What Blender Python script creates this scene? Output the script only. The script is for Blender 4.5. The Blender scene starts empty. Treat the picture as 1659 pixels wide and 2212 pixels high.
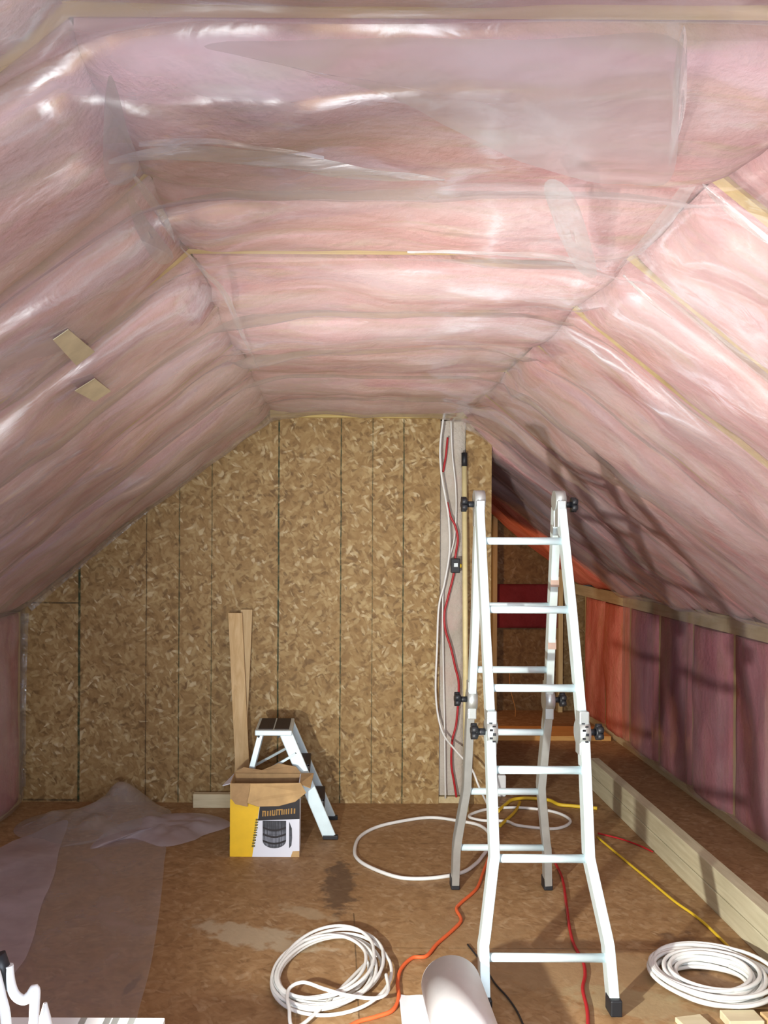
import bpy, bmesh, math, random
from mathutils import Vector, Matrix, Quaternion, noise
random.seed(7)
PI = math.pi
scn = bpy.context.scene
COL = scn.collection

# ------------------------------------------------------------------ camera, world, lights, exposure
CAMZ, FPX, PX0, PY0, ROLL = 1.709, 1900.0, 720.0, 1150.0, math.radians(0.3)
cd = bpy.data.cameras.new('camera')
cam = bpy.data.objects.new('camera', cd); COL.objects.link(cam)
cam.location = (0, 0, CAMZ)
cam.rotation_mode = 'QUATERNION'
cam.rotation_quaternion = Quaternion((0, 1, 0), -ROLL) @ Quaternion((1, 0, 0), PI/2)
cd.sensor_fit = 'VERTICAL'; cd.sensor_height = 36; cd.sensor_width = 27
cd.lens = FPX/2212*36
cd.shift_x = (829.5-PX0)/2212; cd.shift_y = (PY0-1106)/2212
cd.clip_start = 0.02
scn.camera = cam
scn.view_settings.view_transform = 'Standard'
scn.view_settings.look = 'None'
scn.view_settings.gamma = 1
scn.view_settings.use_curve_mapping = False
scn.view_settings.exposure = 0.68
scn.cycles.max_bounces = 8
scn.cycles.transparent_max_bounces = 16
scn.cycles.sample_clamp_indirect = 6
scn.cycles.use_denoising = True

w = bpy.data.worlds.new('sky'); scn.world = w; w.use_nodes = True
w.node_tree.nodes['Background'].inputs[0].default_value = (0.62, 0.78, 1, 1)
w.node_tree.nodes['Background'].inputs[1].default_value = 1.0

def lamp(name, kind, loc, energy, color, aim=None, **kw):
    d = bpy.data.lights.new(name, kind); d.energy = energy; d.color = color
    for k, v in kw.items(): setattr(d, k, v)
    o = bpy.data.objects.new(name, d); COL.objects.link(o); o.location = loc
    if aim is not None:
        o.rotation_euler = (Vector(aim)-Vector(loc)).to_track_quat('-Z', 'Y').to_euler()
    return o
# daylight coming in through the window of the gable behind the camera
lamp('window_daylight', 'AREA', (0.15, -1.12, 1.35), 68, (0.80, 0.88, 1.0), aim=(0.15, 3, 2.05), shape='RECTANGLE', size=1.3, size_y=1.1)
# the halogen work light standing on the white bench
WL = Vector((-0.60, 1.52, 0.80))
lamp('work_light_beam', 'SPOT', WL, 270, (1.0, 0.97, 0.88), aim=(2.6, 3.9, 1.5), spot_size=math.radians(132), spot_blend=0.75, shadow_soft_size=0.026)
# added warm spot, no source seen, gives the far nook its orange light
lamp('nook_warm_fill', 'SPOT', (0.62, 7.35, 1.25), 16, (1.0, 0.55, 0.28), aim=(2.35, 8.1, 0.75), spot_size=math.radians(98), spot_blend=0.35, shadow_soft_size=0.08)

# ------------------------------------------------------------------ geometry helpers
def ray(px, py):
    u = (px-PX0)/FPX; v = (PY0-py)/FPX
    c, s = math.cos(ROLL), math.sin(ROLL)
    return Vector((u*c - v*s, 1.0, v*c + u*s))
def on_floor(px, py, z=0.0):
    d = ray(px, py); t = (z-CAMZ)/d.z
    return Vector((d.x*t, d.y*t, z))
def on_y(px, py, y):
    d = ray(px, py)*y
    return Vector((d.x, y, d.z+CAMZ))

class MB:
    def __init__(s): s.v = []; s.f = []; s.sm = []
    def add(s, vs, fs, smooth=False, M=None):
        o = len(s.v)
        for p in vs:
            p = Vector(p); s.v.append(M @ p if M else p)
        for f in fs: s.f.append([i+o for i in f]); s.sm.append(smooth)
        return s
    def box(s, a, b, M=None, bev=0.0):
        x0, y0, z0 = [min(a[i], b[i]) for i in range(3)]; x1, y1, z1 = [max(a[i], b[i]) for i in range(3)]
        if bev <= 0:
            vs = [(x0,y0,z0),(x1,y0,z0),(x1,y1,z0),(x0,y1,z0),(x0,y0,z1),(x1,y0,z1),(x1,y1,z1),(x0,y1,z1)]
            return s.add(vs, [(0,3,2,1),(4,5,6,7),(0,1,5,4),(1,2,6,5),(2,3,7,6),(3,0,4,7)], False, M)
        bm = bmesh.new(); bmesh.ops.create_cube(bm, size=1)
        for v in bm.verts:
            v.co = Vector(((x0+x1)/2+v.co.x*(x1-x0), (y0+y1)/2+v.co.y*(y1-y0), (z0+z1)/2+v.co.z*(z1-z0)))
        bmesh.ops.bevel(bm, geom=bm.edges[:], offset=bev, segments=2, affect='EDGES', profile=0.5)
        bm.verts.index_update()
        s.add([v.co.copy() for v in bm.verts], [[v.index for v in f.verts] for f in bm.faces], False, M)
        bm.free(); return s
    def tube(s, pts, r, n=8, cap=True, closed=False, smooth=True):
        pts = [Vector(p) for p in pts]; N = len(pts)
        rs = r if isinstance(r, (list, tuple)) else [r]*N
        up = None; rings = []
        for i, p in enumerate(pts):
            if closed: t = pts[(i+1) % N]-pts[i-1]
            else: t = pts[min(i+1, N-1)]-pts[max(i-1, 0)]
            if t.length < 1e-9: t = Vector((0, 0, 1))
            t.normalize()
            if up is None: up = t.orthogonal().normalized()
            up = (up - t*up.dot(t))
            if up.length < 1e-6: up = t.orthogonal()
            up.normalize(); sd = t.cross(up)
            rings.append([p + (up*math.cos(2*PI*k/n)+sd*math.sin(2*PI*k/n))*rs[i] for k in range(n)])
        vs = [q for rg in rings for q in rg]; fs = []
        for i in range(N if closed else N-1):
            j = (i+1) % N
            for k in range(n):
                fs.append((i*n+k, i*n+(k+1) % n, j*n+(k+1) % n, j*n+k))
        s.add(vs, fs, smooth)
        if cap and not closed:
            o = len(s.v)-len(vs)
            s.f.append([o+k for k in range(n)][::-1]); s.sm.append(False)
            s.f.append([o+(N-1)*n+k for k in range(n)]); s.sm.append(False)
        return s
    def sweep_rect(s, pts, wx, wd, side=Vector((1, 0, 0))):
        # rectangular bar along pts; wx along 'side', wd along the other normal
        pts = [Vector(p) for p in pts]; N = len(pts); vs = []
        for i, p in enumerate(pts):
            t = (pts[min(i+1, N-1)]-pts[max(i-1, 0)]).normalized()
            sd = (side - t*side.dot(t)).normalized(); nr = t.cross(sd)
            c = 0.12
            for a, b in ((-1, -1+c), (-1+c, -1), (1-c, -1), (1, -1+c), (1, 1-c), (1-c, 1), (-1+c, 1), (-1, 1-c)):
                vs.append(p + sd*a*wx/2 + nr*b*wd/2)
        fs = []
        for i in range(N-1):
            for k in range(8): fs.append((i*8+k, i*8+(k+1) % 8, (i+1)*8+(k+1) % 8, (i+1)*8+k))
        fs.append([k for k in range(8)][::-1]); fs.append([(N-1)*8+k for k in range(8)])
        return s.add(vs, fs)
    def cyl(s, a, b, r, n=20, r2=None, smooth=True):
        return s.tube([a, b], [r, r if r2 is None else r2], n=n, smooth=smooth)
    def grid(s, P, nu, nv, smooth=True, flip=False):
        vs = [P(i/nu, j/nv) for j in range(nv+1) for i in range(nu+1)]; fs = []
        for j in range(nv):
            for i in range(nu):
                a = j*(nu+1)+i; q = (a, a+1, a+nu+2, a+nu+1)
                fs.append(q[::-1] if flip else q)
        return s.add(vs, fs, smooth)
    def prism(s, poly, y0, y1):
        n = len(poly)
        vs = [(x, y0, z) for x, z in poly]+[(x, y1, z) for x, z in poly]
        fs = [list(range(n)), list(range(n, 2*n))[::-1]]+[(i, (i+1) % n+0, (i+1) % n+n, i+n)[::-1] for i in range(n)]
        return s.add(vs, fs)
    def build(s, name, m, parent=None, loc=None):
        me = bpy.data.meshes.new(name)
        off = Vector(loc) if loc is not None else Vector((0, 0, 0))
        me.from_pydata([tuple(v-off) for v in s.v], [], s.f)
        me.polygons.foreach_set('use_smooth', s.sm)
        me.materials.append(m); me.update()
        bm = bmesh.new(); bm.from_mesh(me); bmesh.ops.recalc_face_normals(bm, faces=bm.faces[:]); bm.to_mesh(me); bm.free()
        o = bpy.data.objects.new(name, me); COL.objects.link(o)
        o.location = off
        if parent is not None:
            o.parent = parent
            if loc is None: o.location = -parent.location if parent.type == 'EMPTY' else (0, 0, 0)
            else: o.location = off - parent.location
        return o

def tag(o, label=None, cat=None, group=None, kind=None):
    if label: o['label'] = label
    if cat: o['category'] = cat
    if group: o['group'] = group
    if kind: o['kind'] = kind
    return o
def thing(name, label, cat, loc=(0, 0, 0), group=None):
    o = bpy.data.objects.new(name, None); COL.objects.link(o); o.location = loc; o.empty_display_size = 0.1
    return tag(o, label, cat, group)
def struct(o): return tag(o, kind='structure')
def smooth_path(pts, k=8, closed=False):
    P = [Vector(p) for p in pts]; N = len(P); out = []
    for i in range(N if closed else N-1):
        if closed: a, b, c, d = P[i-1], P[i], P[(i+1) % N], P[(i+2) % N]
        else: a, b, c, d = P[max(i-1, 0)], P[i], P[i+1], P[min(i+2, N-1)]
        for j in range(k):
            t = j/k
            out.append(0.5*((2*b)+(c-a)*t+(2*a-5*b+4*c-d)*t*t+(3*b-a-3*c+d)*t**3))
    if not closed: out.append(P[-1])
    return out
def nz(x, y, z, s=1.0): return noise.noise(Vector((x*s, y*s, z*s)))

# ------------------------------------------------------------------ materials
class NT:
    def __init__(s, name):
        s.m = bpy.data.materials.new(name); s.m.use_nodes = True
        s.t = s.m.node_tree; s.t.nodes.clear()
        s.out = s.n('ShaderNodeOutputMaterial')
    def n(s, typ, **kw):
        nd = s.t.nodes.new(typ)
        for k, v in kw.items(): setattr(nd, k, v)
        return nd
    def l(s, a, b): s.t.links.new(a, b)
    def math(s, op, a, b=None, c=None):
        nd = s.n('ShaderNodeMath', operation=op)
        for i, v in enumerate((a, b, c)):
            if v is None: continue
            if hasattr(v, 'is_output'): s.l(v, nd.inputs[i])
            else: nd.inputs[i].default_value = v
        return nd.outputs[0]
    def obj(s): return s.n('ShaderNodeTexCoord').outputs['Object']
    def mapping(s, v, rot=(0, 0, 0), scale=(1, 1, 1), loc=(0, 0, 0)):
        m = s.n('ShaderNodeMapping'); s.l(v, m.inputs[0])
        m.inputs['Rotation'].default_value = rot; m.inputs['Scale'].default_value = scale; m.inputs['Location'].default_value = loc
        return m.outputs[0]
    def noise(s, v, scale, detail=4, rough=0.55, dist=0):
        n = s.n('ShaderNodeTexNoise'); s.l(v, n.inputs['Vector'])
        n.inputs['Scale'].default_value = scale; n.inputs['Detail'].default_value = detail
        n.inputs['Roughness'].default_value = rough; n.inputs['Distortion'].default_value = dist
        return n.outputs[0]
    def ramp(s, f, stops):
        r = s.n('ShaderNodeValToRGB'); s.l(f, r.inputs[0]); e = r.color_ramp.elements
        while len(e) < len(stops): e.new(0.5)
        for i, (p, c) in enumerate(stops):
            e[i].position = p; e[i].color = (*c, 1) if len(c) == 3 else c
        return r.outputs[0]
    def val(s, f, a, b, c=0.0, d=1.0):
        r = s.n('ShaderNodeMapRange'); s.l(f, r.inputs[0])
        for i, v in enumerate((a, b, c, d)): r.inputs[i+1].default_value = v
        return r.outputs[0]
    def mix(s, f, a, b, mode='MIX'):
        m = s.n('ShaderNodeMix', data_type='RGBA', blend_type=mode)
        for i, v in ((0, f), (6, a), (7, b)):
            if hasattr(v, 'is_output'): s.l(v, m.inputs[i])
            else: m.inputs[i].default_value = (*v, 1) if isinstance(v, tuple) else v
        return m.outputs[2]
    def bump(s, h, strength=0.3, dist=0.01):
        b = s.n('ShaderNodeBump'); s.l(h, b.inputs['Height'])
        b.inputs['Strength'].default_value = strength; b.inputs['Distance'].default_value = dist
        return b.outputs[0]
    def princ(s, col, rough=0.6, metal=0.0, normal=None, spec=0.5, **kw):
        p = s.n('ShaderNodeBsdfPrincipled')
        for k, v in (('Base Color', col), ('Roughness', rough), ('Metallic', metal), ('Specular IOR Level', spec)):
            if hasattr(v, 'is_output'): s.l(v, p.inputs[k])
            else: p.inputs[k].default_value = (*v, 1) if isinstance(v, tuple) else v
        for k, v in kw.items(): p.inputs[k.replace('_', ' ')].default_value = v
        if normal is not None: s.l(normal, p.inputs['Normal'])
        s.l(p.outputs[0], s.out.inputs[0]); return p

def osb(name, plane, tones, lines=(), stains=(), contrast=1.0, scale=1.0):
    t = NT(name); co = t.obj(); sep = t.n('ShaderNodeSeparateXYZ'); t.l(co, sep.inputs[0])
    a, b = (sep.outputs[0], sep.outputs[2]) if plane == 'XZ' else (sep.outputs[0], sep.outputs[1])
    cb = t.n('ShaderNodeCombineXYZ'); t.l(a, cb.inputs[0]); t.l(b, cb.inputs[1]); uv = cb.outputs[0]
    wob = t.n('ShaderNodeTexNoise'); t.l(uv, wob.inputs['Vector']); wob.inputs['Scale'].default_value = 9
    ad = t.n('ShaderNodeVectorMath', operation='MULTIPLY_ADD'); t.l(wob.outputs['Color'], ad.inputs[0])
    ad.inputs[1].default_value = (0.05, 0.05, 0); t.l(uv, ad.inputs[2]); uvw = ad.outputs[0]
    col = t.ramp(t.noise(uvw, 16, 6, 0.65), [(0.3, tones[0]), (0.5, tones[1]), (0.7, tones[2])])
    hsum = None
    for k, (ang, sx, sy, th) in enumerate(((0.3, 15, 40, .40), (1.25, 17, 46, .48), (2.1, 16, 38, .54), (2.75, 20, 52, .62), (0.9, 30, 75, .68))):
        v = t.n('ShaderNodeTexVoronoi', voronoi_dimensions='2D')
        t.l(t.mapping(t.mapping(uvw, (0, 0, ang)), (0, 0, 0), (sx*scale, sy*scale, 1), (k*3.7, k*1.3, 0)), v.inputs['Vector']); v.inputs['Scale'].default_value = 1
        sc = t.n('ShaderNodeSeparateColor'); t.l(v.outputs['Color'], sc.inputs[0])
        c = t.ramp(sc.outputs[0], [(0.0, tones[0]), (0.22, tones[1]), (0.62, tones[2]), (0.9, tones[3]), (1.0, tones[4])])
        mask = t.math('MULTIPLY', t.val(sc.outputs[1], th, th+0.06), t.val(t.math('ADD', v.outputs['Distance'], t.val(t.noise(uvw, 34, 4), 0.3, 0.7, -.18, .18)), 0.70, 0.30))
        col = t.mix(t.math('MULTIPLY', mask, 0.72*contrast), col, c)
    big = t.noise(uv, 1.6, 3)
    col = t.mix(t.val(big, 0.35, 0.7, 0, 0.35), col, tones[0], 'MULTIPLY') if False else t.mix(t.val(big, 0.35, 0.7, 0, 0.3), col, tones[1])
    for (cx, cy, rx, ry, rot, c, amt) in stains:
        m = t.mapping(uv, (0, 0, 0), (1, 1, 1), (-cx, -cy, 0)); m = t.mapping(m, (0, 0, rot), (1, 1, 1)); m = t.mapping(m, (0, 0, 0), (1/rx, 1/ry, 1))
        ln = t.n('ShaderNodeVectorMath', operation='LENGTH'); t.l(m, ln.inputs[0])
        e = t.math('ADD', ln.outputs['Value'], t.val(t.noise(uv, 14, 5), 0.3, 0.7, -0.45, 0.45))
        col = t.mix(t.math('MULTIPLY', t.val(e, 1.05, 0.7), amt), col, c)
    for (kind, p0, wdt, c, amt, lo, hi) in lines:       # chalk / seam lines
        x, y = (a, b) if kind == 'v' else (b, a)
        d = t.math('ABSOLUTE', t.math('SUBTRACT', t.math('ADD', x, t.val(t.noise(uv, 3, 2), 0, 1, -0.004, 0.004)), p0))
        m = t.val(d, wdt, wdt*0.5)
        m = t.math('MULTIPLY', m, t.math('MULTIPLY', t.math('GREATER_THAN', y, lo), t.math('LESS_THAN', y, hi)))
        m = t.math('MULTIPLY', m, t.val(t.noise(uv, 22, 3), 0.35, 0.55, 0.45, 1))
        col = t.mix(t.math('MULTIPLY', m, amt), col, c)
    t.princ(col, 0.62, normal=t.bump(t.noise(uvw, 60, 4), 0.25, 0.004), spec=0.3)
    return t.m

def wood(name, c0, c1, axis=1, knots=True, rough=0.65):
    t = NT(name); sc = [9, 9, 9]; sc[axis] = 0.7
    v = t.mapping(t.obj(), (0, 0, 0), tuple(sc))
    n1 = t.noise(v, 3.2, 6, 0.6, 1.1); n2 = t.noise(t.obj(), 2.1, 3)
    col = t.ramp(n1, [(0.3, c0), (0.68, c1)])
    col = t.mix(t.val(n2, 0.4, 0.8, 0, 0.45), col, tuple(x*0.62 for x in c0))
    t.princ(col, rough, normal=t.bump(n1, 0.2, 0.003), spec=0.3); return t.m

def simple(name, col, rough=0.5, metal=0.0, var=0.0, spec=0.5, **kw):
    t = NT(name); c = col
    if var:
        n = t.noise(t.obj(), 14, 4)
        c = t.mix(t.val(n, 0.3, 0.7), tuple(max(0, x*(1-var)) for x in col), tuple(min(1, x*(1+var)) for x in col))
    t.princ(c, rough, metal, spec=spec, **kw); return t.m

def batt_mat(name, pinks, streak, amt=0.6, rot=(0, 0, 0)):
    t = NT(name); co = t.obj()
    v = t.mapping(co, (0, 0, 0), (0.8, 3.2, 0.8))
    n1 = t.noise(v, 1.7, 6, 0.62, 0.9); n2 = t.noise(co, 5.5, 6, 0.65); n3 = t.noise(t.mapping(co, (0, 0, 0), (1.2, 7, 1.2)), 2.3, 5, 0.6, 1.0)
    col = t.ramp(n1, [(0.26, pinks[0]), (0.44, pinks[1]), (0.58, pinks[2]), (0.76, pinks[3])])
    col = t.mix(t.val(n3, 0.50, 0.68, 0, amt), col, streak)
    col = t.mix(t.val(n2, 0.48, 0.72, 0, 0.35), col, pinks[3])
    n4 = t.noise(t.mapping(co, (0, 0, 0), (1.0, 2.0, 1.0), (3.1, 1.7, 0.4)), 1.5, 5, 0.6, 0.6)
    col = t.mix(t.val(n4, 0.54, 0.70, 0, 0.5), col, (pinks[1][0]*1.1, pinks[1][1]*.72, pinks[1][2]*.78))
    h = t.math('ADD', n2, t.math('MULTIPLY', t.noise(co, 38, 5), 0.35))
    t.princ(col, 0.95, normal=t.bump(h, 0.7, 0.03), spec=0.1); return t.m

def film_mat(name, tint, a0, a1, gloss=0.35, rough=0.2, stretch=(1, 1, 1), bumps=0.5, sc=3.0):
    t = NT(name); co = t.obj()
    v = t.mapping(co, (0, 0, 0), stretch)
    n1 = t.noise(v, sc, 2, 0.5, 0.8); n2 = t.noise(v, sc*4.0, 3, 0.5, 1.2)
    h = t.math('ADD', n1, t.math('MULTIPLY', n2, 0.22)); nb = t.bump(h, bumps, 0.03)
    df = t.n('ShaderNodeBsdfDiffuse'); df.inputs[0].default_value = (*tint, 1); t.l(nb, df.inputs['Normal'])
    tl = t.n('ShaderNodeBsdfTranslucent'); tl.inputs[0].default_value = (*tint, 1)
    m0 = t.n('ShaderNodeMixShader'); m0.inputs[0].default_value = 0.3; t.l(df.outputs[0], m0.inputs[1]); t.l(tl.outputs[0], m0.inputs[2])
    gl = t.n('ShaderNodeBsdfGlossy'); gl.inputs['Roughness'].default_value = rough; gl.inputs[0].default_value = (0.92, 0.96, 1, 1); t.l(nb, gl.inputs['Normal'])
    tr = t.n('ShaderNodeBsdfTransparent'); tr.inputs[0].default_value = (0.985, 0.98, 0.985, 1)
    m1 = t.n('ShaderNodeMixShader'); t.l(t.val(h, 0.42, 0.82, a0, a1), m1.inputs[0]); t.l(tr.outputs[0], m1.inputs[1]); t.l(m0.outputs[0], m1.inputs[2])
    fr = t.n('ShaderNodeFresnel'); fr.inputs[0].default_value = 1.45
    m2 = t.n('ShaderNodeMixShader'); t.l(t.math('MINIMUM', t.math('MULTIPLY', fr.outputs[0], gloss), 0.32), m2.inputs[0]); t.l(m1.outputs[0], m2.inputs[1]); t.l(gl.outputs[0], m2.inputs[2])
    t.l(m2.outputs[0], t.out.inputs[0]); return t.m

TAN = [(0.12, 0.065, 0.024), (0.28, 0.17, 0.064), (0.385, 0.26, 0.11), (0.49, 0.37, 0.18), (0.68, 0.58, 0.37)]
FLT = [(0.21, 0.115, 0.05), (0.33, 0.195, 0.088), (0.42, 0.265, 0.13), (0.50, 0.345, 0.19), (0.60, 0.46, 0.29)]
GR = (0.015, 0.035, 0.012); DK = (0.03, 0.02, 0.01)
M = {}
wl = [('v', -1.600, 0.010, GR, .95, 0, 1.55), ('v', -1.178, 0.0045, DK, .75, 0, 3), ('v', -0.971, 0.005, GR, .8, 0, 3), ('v', -0.766, 0.0045, GR, .7, 0, 3),
      ('v', -0.345, 0.007, GR, .95, 0, 3), ('v', 0.048, 0.0055, GR, .9, 0, 3), ('v', 0.247, 0.004, GR, .7, 0, 3), ('v', 0.442, 0.0055, GR, .9, 0, 3),
      ('h', 1.255, 0.006, DK, .8, -1.95, -1.6), ('h', 0.012, 0.008, DK, .7, -1.95, -1.6)]
M['osb_wall'] = osb('osb_wall', 'XZ', TAN, wl)
M['osb_floor'] = osb('osb_floor', 'XY', FLT,
    lines=[('v', 0.10, 0.004, DK, .6, 2.0, 3.95), ('h', 3.62, 0.004, DK, .45, 0.1, 1.7), ('h', 4.84, 0.004, DK, .35, -2, 1.7)],
    stains=[(0.04, 4.25, 0.085, 0.33, 0.03, (0.10, 0.062, 0.04), .75), (-0.32, 3.72, 0.30, 0.10, 0.35, (0.50, 0.42, 0.29), .75), (-0.10, 3.95, 0.16, 0.05, 0.6, (0.48, 0.38, 0.24), .6),
            (0.95, 3.45, 0.45, 0.25, 0.2, (0.35, 0.24, 0.13), .6), (1.45, 3.6, 0.12, 0.18, 0.3, (0.09, 0.045, 0.03), .6), (0.6, 3.75, 0.3, 0.15, 0, (0.34, 0.22, 0.11), .5),
            (1.1, 3.2, .25, .12, .4, (.40, .32, .18), .6), (1.62, 3.55, .05, .04, 0, (.16, .02, .02), .7), (-.75, 3.3, .02, .08, .2, (.06, .03, .02), .7)], contrast=0.55)
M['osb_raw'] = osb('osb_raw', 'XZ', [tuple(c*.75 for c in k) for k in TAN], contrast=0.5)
M['sheath'] = simple('roof_sheathing', (0.30, 0.19, 0.10), 0.8, var=0.3)
M['joist'] = wood('joist_wood', (0.50, 0.36, 0.12), (0.66, 0.52, 0.22), 0)
M['stud'] = wood('stud_wood', (0.50, 0.37, 0.16), (0.64, 0.52, 0.28), 2)
M['plate'] = wood('plate_wood', (0.50, 0.40, 0.22), (0.66, 0.56, 0.34), 1)
M['curb'] = wood('curb_wood', (0.50, 0.45, 0.29), (0.66, 0.62, 0.44), 1)
M['pine'] = wood('pine_board', (0.52, 0.34, 0.15), (0.68, 0.50, 0.27), 2)
M['pine2'] = wood('pine_board_pale', (0.52, 0.36, 0.18), (0.62, 0.47, 0.26), 2)
M['pale'] = wood('pale_offcut', (0.62, 0.54, 0.34), (0.75, 0.68, 0.48), 0)
M['orange_lit_wood'] = wood('orange_light_wood', (0.62, 0.30, 0.08), (0.78, 0.44, 0.14), 0)  # amber tone puts the nook's orange light into the wood colour
PK = [(0.40, 0.235, 0.20), (0.54, 0.28, 0.28), (0.60, 0.38, 0.38), (0.70, 0.56, 0.54)]
ST = (0.40, 0.31, 0.17)
th = math.atan2(1.243, 1.557)
M['batt'] = batt_mat('pink_fibreglass', PK, ST)
M['batt_l'] = batt_mat('pink_fibreglass_left', PK, ST, rot=(0, th, 0))
M['batt_r'] = batt_mat('pink_fibreglass_right', PK, ST, rot=(0, -th, 0), amt=0.4)
M['batt_k'] = batt_mat('pink_fibreglass_knee_shaded', [(0.32, .10, .13), (0.44, 0.15, 0.19), (0.50, 0.19, 0.23), (0.58, 0.27, 0.31)], (0.34, 0.20, 0.12), amt=0.4)  # same pink batts, darkened in colour for the low walls' missing daylight
M['batt_bare'] = batt_mat('bare_fibreglass', [(0.52, .13, .09), (0.64, 0.19, 0.13), (0.70, 0.24, 0.17), (0.74, 0.30, 0.22)], (0.5, 0.22, 0.08), amt=0.4)
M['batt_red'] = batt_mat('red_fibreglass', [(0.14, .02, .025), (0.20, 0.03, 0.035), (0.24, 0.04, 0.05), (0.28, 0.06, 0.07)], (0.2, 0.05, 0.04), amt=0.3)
M['batt_grey'] = batt_mat('grey_fibreglass', [(0.40, .36, .30), (0.50, 0.46, 0.40), (0.56, 0.52, 0.46), (0.62, 0.58, 0.54)], (0.45, 0.36, 0.24), amt=0.3)
FT = (0.80, 0.76, 0.80)
M['film'] = film_mat('vapour_film', FT, 0.10, 0.44, 1.7, 0.17, (1.0, 2.2, 1.0), 0.26, 1.6)
M['film_knee'] = film_mat('vapour_film_knee_shaded', (0.62, 0.52, 0.58), 0.06, 0.30, 0.8, 0.25, (1, 3.0, 0.8), 0.25, 1.6)  # same clear film, shade of the low wall put into its tint
M['film_fold'] = film_mat('vapour_film_folded', (0.82, 0.86, 0.87), 0.22, 0.55, 1.4, 0.2, (1, 6, 6), 0.3, 2.0)
M['film_web'] = film_mat('vapour_film_doubled', (0.78, 0.77, 0.78), 0.22, 0.42, 1.0, 0.25, (2, 2, 2), 0.2, 1.5)
M['film_flap'] = film_mat('vapour_film_overlap', (0.97, 0.90, 0.94), 0.0, 0.22, 0.25, 0.3, (1, 1, 1), 0.08, 1.2)
M['film_clear'] = film_mat('clear_film', (0.8, 0.78, 0.74), 0.02, 0.35, 1.5, 0.08, (1, 1, 1), 0.8, 8.0)
M['film_floor'] = film_mat('floor_film', (0.72, 0.64, 0.68), 0.28, 0.50, 0.25, 0.25, (1, 1, 1), 0.3, 3.0)
M['film_floor2'] = film_mat('floor_film_upper', (0.80, 0.74, 0.82), 0.42, 0.64, 0.25, 0.25, (1, 1, 1), 0.3, 3.0)
M['alu'] = simple('aluminium', (0.72, 0.86, 0.88), 0.38, 0.4, var=0.06)
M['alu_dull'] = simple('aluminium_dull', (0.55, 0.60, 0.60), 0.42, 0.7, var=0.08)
M['white_alu'] = simple('pale_aluminium', (0.68, 0.83, 0.88), 0.4, 0.25, var=0.05)
M['black'] = simple('black_rubber', (0.012, 0.014, 0.018), 0.5)
M['tread'] = simple('brown_black_tread', (0.035, 0.025, 0.022), 0.7)
M['white_cable'] = simple('white_cable', (0.78, 0.80, 0.78), 0.45, var=0.05)
M['red_cable'] = simple('red_cable', (0.42, 0.012, 0.018), 0.45)
M['orange_cable'] = simple('orange_cable', (0.75, 0.13, 0.035), 0.5)
M['yellow_cable'] = simple('yellow_cable', (0.72, 0.50, 0.03), 0.5)
M['card'] = simple('corrugated_card', (0.50, 0.33, 0.15), 0.85, var=0.14)
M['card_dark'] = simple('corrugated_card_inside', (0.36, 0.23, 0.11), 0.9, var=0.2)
M['yellow'] = simple('yellow_print', (0.80, 0.50, 0.01), 0.5, var=0.06)
M['white_print'] = simple('white_print', (0.74, 0.78, 0.88), 0.5)
M['black_print'] = simple('black_print', (0.012, 0.010, 0.014), 0.45)
M['gold_print'] = simple('gold_print', (0.40, 0.22, 0.05), 0.5)
M['olive_print'] = simple('olive_print', (0.14, 0.12, 0.02), 0.5)
M['foam'] = simple('white_foam', (0.86, 0.89, 0.93), 0.55, var=0.03)
M['white_paint'] = simple('white_paint', (0.82, 0.86, 0.88), 0.45)
M['pole'] = simple('yellow_pole', (0.78, 0.68, 0.36), 0.45, var=0.1)
M['tape'] = simple('masking_tape', (0.50, 0.43, 0.27), 0.7, var=0.15)
M['label'] = simple('worn_sticker', (0.42, 0.30, 0.24), 0.6, var=0.2)
t = NT('printed_drum'); v_ = t.mapping(t.obj(), scale=(60, 1, 3)); n_ = t.noise(v_, 3, 5)
z_ = t.noise(t.mapping(t.obj(), scale=(1, 1, 9)), 2.5, 2)
t.princ(t.ramp(t.math('ADD', t.math('MULTIPLY', n_, .5), t.math('MULTIPLY', z_, .5)), [(0.36, (0.01, 0.012, 0.016)), (0.5, (0.05, 0.055, 0.07)), (0.62, (0.2, 0.22, 0.27))]), 0.5)
M['drum'] = t.m
t = NT('lamp_glass'); e = t.n('ShaderNodeEmission'); e.inputs[0].default_value = (1, .97, .88, 1); e.inputs[1].default_value = 12; t.l(e.outputs[0], t.out.inputs[0]); M['lamp_glass'] = t.m

# ------------------------------------------------------------------ room section
A, B, C, D, E, F = [Vector(p) for p in ((-1.957, 0), (-1.957, 1.24), (-0.40, 2.483), (0.82, 2.483), (2.37, 1.24), (2.37, 0))]
YB, YN, YR = 5.55, 8.5, -1.2      # end wall, far wall of the nook, rear gable
J = [-0.36, 0.20, 0.765, 1.305, 1.885, 2.43, 2.99, 3.58, 4.20, 4.85, 5.49]
JR = J[:-1] + [5.46, 6.06, 6.66, 7.22, 7.85, 8.45]
KN = [2.8, 3.4, 4.0, 4.6, 5.18, 5.77, 6.37, 7.00, 7.62, 8.25]

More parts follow.
